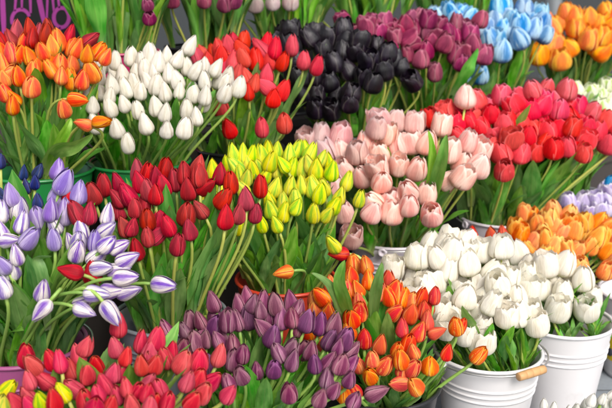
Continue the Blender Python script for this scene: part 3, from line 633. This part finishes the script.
bunch('V', 250, 350, 1.36, .0020, 27, [
    ('violet', 'dusky purple tulip bud in the front middle bunch', 'dusky purple tulips',
     P(14, (245,25),(305,55),(330,55),(190,65),(130,95),(200,100),(170,140,-10),(210,130),(435,85,-35),(515,45),(470,35),(590,70,15),(430,15),(360,190),(320,150),(260,135),(350,275,-15),(320,215),(415,255),(500,185,-20),(560,215,15),(545,345,0,'lowest dusky purple tulip of the front bunch, apart from the others'),(105,390),(555,170),(605,175),(300,305),(120,170),(580,15),(50,95),(290,115),(555,45),(145,60))
     + P(15, (20,175),(115,70),(130,160),(185,175,35),(140,230,15),(95,220),(180,230),(85,285),(175,290),(115,335),(57,365),(285,345,62,'dusky purple tulip lying to the right under the orange tulips'),(195,375,20)) + P(10, (375,370),(240,395),(345,395),(440,390),(550,390),(490,400),(400,395))),
    ('violetdark', 'deep purple tulip among the dusky purple ones', 'deep purple tulips', P(14, (250,80),(380,45),(480,120),(485,250),(215,230,0,'deep purple tulip standing among the coral pink tulips')) + P(15, (35,230),(58,70,10),(95,135,25),(160,130),(0,60)))])
bunch('G', 385, 345, 1.48, .0022, 23, [
    ('fire', 'orange tulip with red flames in the front bunch', 'flame orange tulips',
     P(15, (265,210),(365,175),(255,278),(320,235),(360,25,40),(455,100),(430,180,-15),(495,235),(385,250),(370,310,-80),(435,320,-30),(215,20),(35,20),(90,25),(70,125),(15,95),(600,80),(210,235),(150,350),(195,340),(430,245),(45,275),(170,100),(180,50),(380,215))
     + P(11, (180,290),(190,240),(240,245),(165,340),(205,340),(295,350),(330,365,-15),(385,370),(60,370),(35,390),(210,390),(430,390),(360,345),(160,380),(100,320),(250,300))
     + P(16, (82,195,32,'orange and red tulip leaning right in front of the white bucket'))),
    ('firered', 'red orange tulip in the flame orange front bunch', 'red orange tulips',
     P(15, (235,130),(297,152),(385,85),(420,30,10),(410,150),(485,55),(525,105,60),(565,185,10),(470,15),(495,0)) + P(16, (10,80))
     + P(11, (130,200,-85,'red orange tulip drooping left on an arched stem below the yellow bud'),(330,305,0,'red orange tulip upright beside a broad leaf, left of the white tulips'),(460,375),(515,365,5)))], lean=(.2, .004))
bunch('Y', 285, 300, 1.60, .0, 21, [('fire', '', '', P(10, (520,275,-95,'orange tulip hanging sideways over the orange red bucket')))], leaves=0, bow=0, cen=False)
bunch('H1', 470, 285, 1.71, .0023, 28.5, [('bigwhite', 'large white tulip in the bunch over the white bucket with the wooden grip', 'large white tulips over the bucket with the grip',
    P(11, (345,255),(435,275),(445,220),(505,160),(530,235),(580,140),(465,325),(580,310),(590,210),(440,340),(560,170),(555,270),(520,290),(565,390))
    + P(12, (20,150),(95,190,0,'tall upright white tulip at the back of the white bunch, below the coral bucket'),(20,230),(70,310),(155,215),(165,190),(140,280),(210,295),(275,335),(100,375),(20,390),(175,390),(150,340),(5,330),(240,380),(30,195))
    + P(16, (25,30),(95,75),(30,110),(90,20),(175,20),(240,30),(300,55),(285,20),(130,10),(80,125)) + P(15, (560,30),(570,70),(605,20)))], lean=(.04, .0045), wid=.66, sv=.06, leaves=6, spread=.8, ll=(.62, .92), lt=.25)
bunch('H2', 557, 285, 1.88, .0023, 29, [('bigwhite', 'large white tulip over the second white bucket, right of the wooden grip', 'large white tulips over the second bucket',
    P(12, (230,195),(300,255),(335,260),(420,250),(410,350),(500,305),(525,365,10,'large white tulip at the far right end of the white bunch'),(345,325),(380,300),(280,275),(440,300),(320,330)) + P(16, (395,10),(510,10)))], lean=(.04, .004), up=.4, wid=.66, sv=.06, leaves=11, spread=1.3, ll=(.7, 1.1), lt=.35)
bunch('Z', 560, 235, 2.13, .0026, 25, [('apricot', 'apricot orange tulip behind the large white tulips at the right', 'apricot orange tulips behind the white ones',
    P(12, (375,20),(440,50),(500,70),(560,75),(600,100),(530,165),(590,265),(470,180),(310,145),(345,200),(250,110),(290,50),(365,65),(410,110),(380,160),(280,180),(600,130),(335,110),(430,175),(600,190),(490,245),(460,105),(230,95),(270,40),(440,80),(480,250),(350,140),(510,120),(265,260),(640,150),(640,220),(560,130),(390,90),(320,80))),
    ('firered', 'red orange tulip at the left end of the apricot bunch', 'red orange tulips left of the apricot bunch', P(12, (55,125),(130,135),(175,125)))], leaves=1)
bunch('S', 590, 200, 2.34, .0022, 18, [('lavender', 'pale lavender white tulip behind the apricot tulips at the right edge', 'pale lavender tulips', P(12, (440,15),(520,20),(590,20),(475,10),(560,15)) + P(8, (435,390),(500,390),(590,385),(580,350),(605,345),(545,385),(630,370))),
    ('skyblue', 'single bright blue tulip at the right edge above the lavender tulips', None, P(8, (608,325)))], leaves=2, ll=(.4, .6), cen=True)
bunch('T', 580, 397, 1.45, .0018, 16, [('smallwhite', 'small pointed white tulip bud at the bottom right corner', 'small white tulips at the bottom right', P(16, (340,392),(380,405),(505,395),(530,378),(575,370),(605,362),(550,395),(590,392),(620,385),(520,410),(470,412),(640,370),(440,420),(640,400)))], leaves=1)
# ---- broad leaves that stand out from their bunch
blade(465, 97, [(426, 222, 2.12), (437, 180, 2.0), (443, 158, 1.95), (447, 134, 1.94)], .018, -.3)
blade(465, 97, [(422, 215, 2.12), (430, 175, 2.0), (431, 150, 1.96), (428, 130, 1.95)], .014, .3)
blade(102, 122, [(44, 168, 1.80), (58, 150, 1.72), (75, 145, 1.70), (93, 134, 1.72)], .020, .5)
blade(60, 108, [(46, 175, 1.80), (56, 150, 1.73), (66, 130, 1.71), (71, 118, 1.72)], .012, .3)
blade(338, 254, [(352, 325, 1.60), (345, 300, 1.48), (340, 280, 1.43), (345, 260, 1.42)], .014, -.2)
blade(388, 280, [(373, 330, 1.62), (374, 300, 1.49), (377, 280, 1.44), (382, 262, 1.43)], .013, .2)
blade(283, 272, [(347, 335, 1.62), (337, 303, 1.48), (326, 284, 1.43), (311, 273, 1.42)], .013, .5)
blade(484, 53, [(452, 95, 2.50), (463, 75, 2.45), (470, 62, 2.44), (478, 48, 2.46)], .024, .4)
blade(50, 250, [(48, 330, 1.36), (42, 280, 1.30), (36, 258, 1.30), (52, 256, 1.29)], .012, .6)
# ---- row four (top edge): stems and leaves with most flowers above the picture
def back_row():
    spec = {'Q1': ('plum', 'tall plum tulip of the back row behind the pointed white tulips', P(1, (590,15,180), (597,70,185,'small plum pink tulip hanging among the back leaves above the white ones'))),
            'Q2': ('plum', 'dark plum tulip of the back row above the bright red tulips', P(2, (75,-6), (205,-4), (285,12), (325,-2))),
            'Q3': ('palelily', 'blush white tulip at the top edge above the black tulips', P(2, (345,8), (408,12), (480,4), (550,4))),
            'Q4': ('redback', 'tall tulip of the back row above the plum tulips', P(3, (25,-2,0,'red tulip at the top edge above the black tulips'))),
            'Q5': ('redback', 'tall tulip of the back row behind the blue tulips', [])}
    for k, px, Y, mt, lb in ROW4:
        vk, label, pts = spec[k]; c, r = BK[k]; g_ = {'Q1': 'back row tulips over the white ones', 'Q2': 'dark plum tulips of the back row', 'Q3': 'blush white tulips of the back row', 'Q4': 'back row tulips over the plum ones', 'Q5': 'back row tulips behind the blue ones'}[k]
        for x, y, tl, lab in pts:
            Pp = at(x, y, Y-.14+rnd.uniform(-.03, .03)); hh = (15 if k == 'Q1' else 18)*Y/FPX
            ax = Vector((.1, -.55, .8)).normalized()
            b = Vector((c.x+(Pp.x-c.x)*.5, c.y-.05, c.z-.03)); tulip(vk, b, Pp, ax, hh, lab or label, None if lab else g_, 1)
        for i in range(26):
            a = rnd.uniform(0, 6.28); q = math.sqrt(rnd.random()); s = q*.24
            b = Vector((c.x+math.cos(a)*q*r*.82, c.y+math.sin(a)*q*r*.82, c.z-.03))
            Pp = Vector((c.x+math.cos(a)*s, c.y+math.sin(a)*s*.8, rnd.uniform(1.07, 1.17)+(.03 if math.sin(a) > 0 else 0)))
            ax = Vector((math.cos(a)*q*.6, math.sin(a)*q*.6, 1)).normalized()
            tulip(vk, b, Pp, ax, .055, label, g_, 5, leaf_len=rnd.uniform(.15, .29), lw=.62, up=.5)
back_row()
print('tulips', sum(COUNT.values()), COUNT)
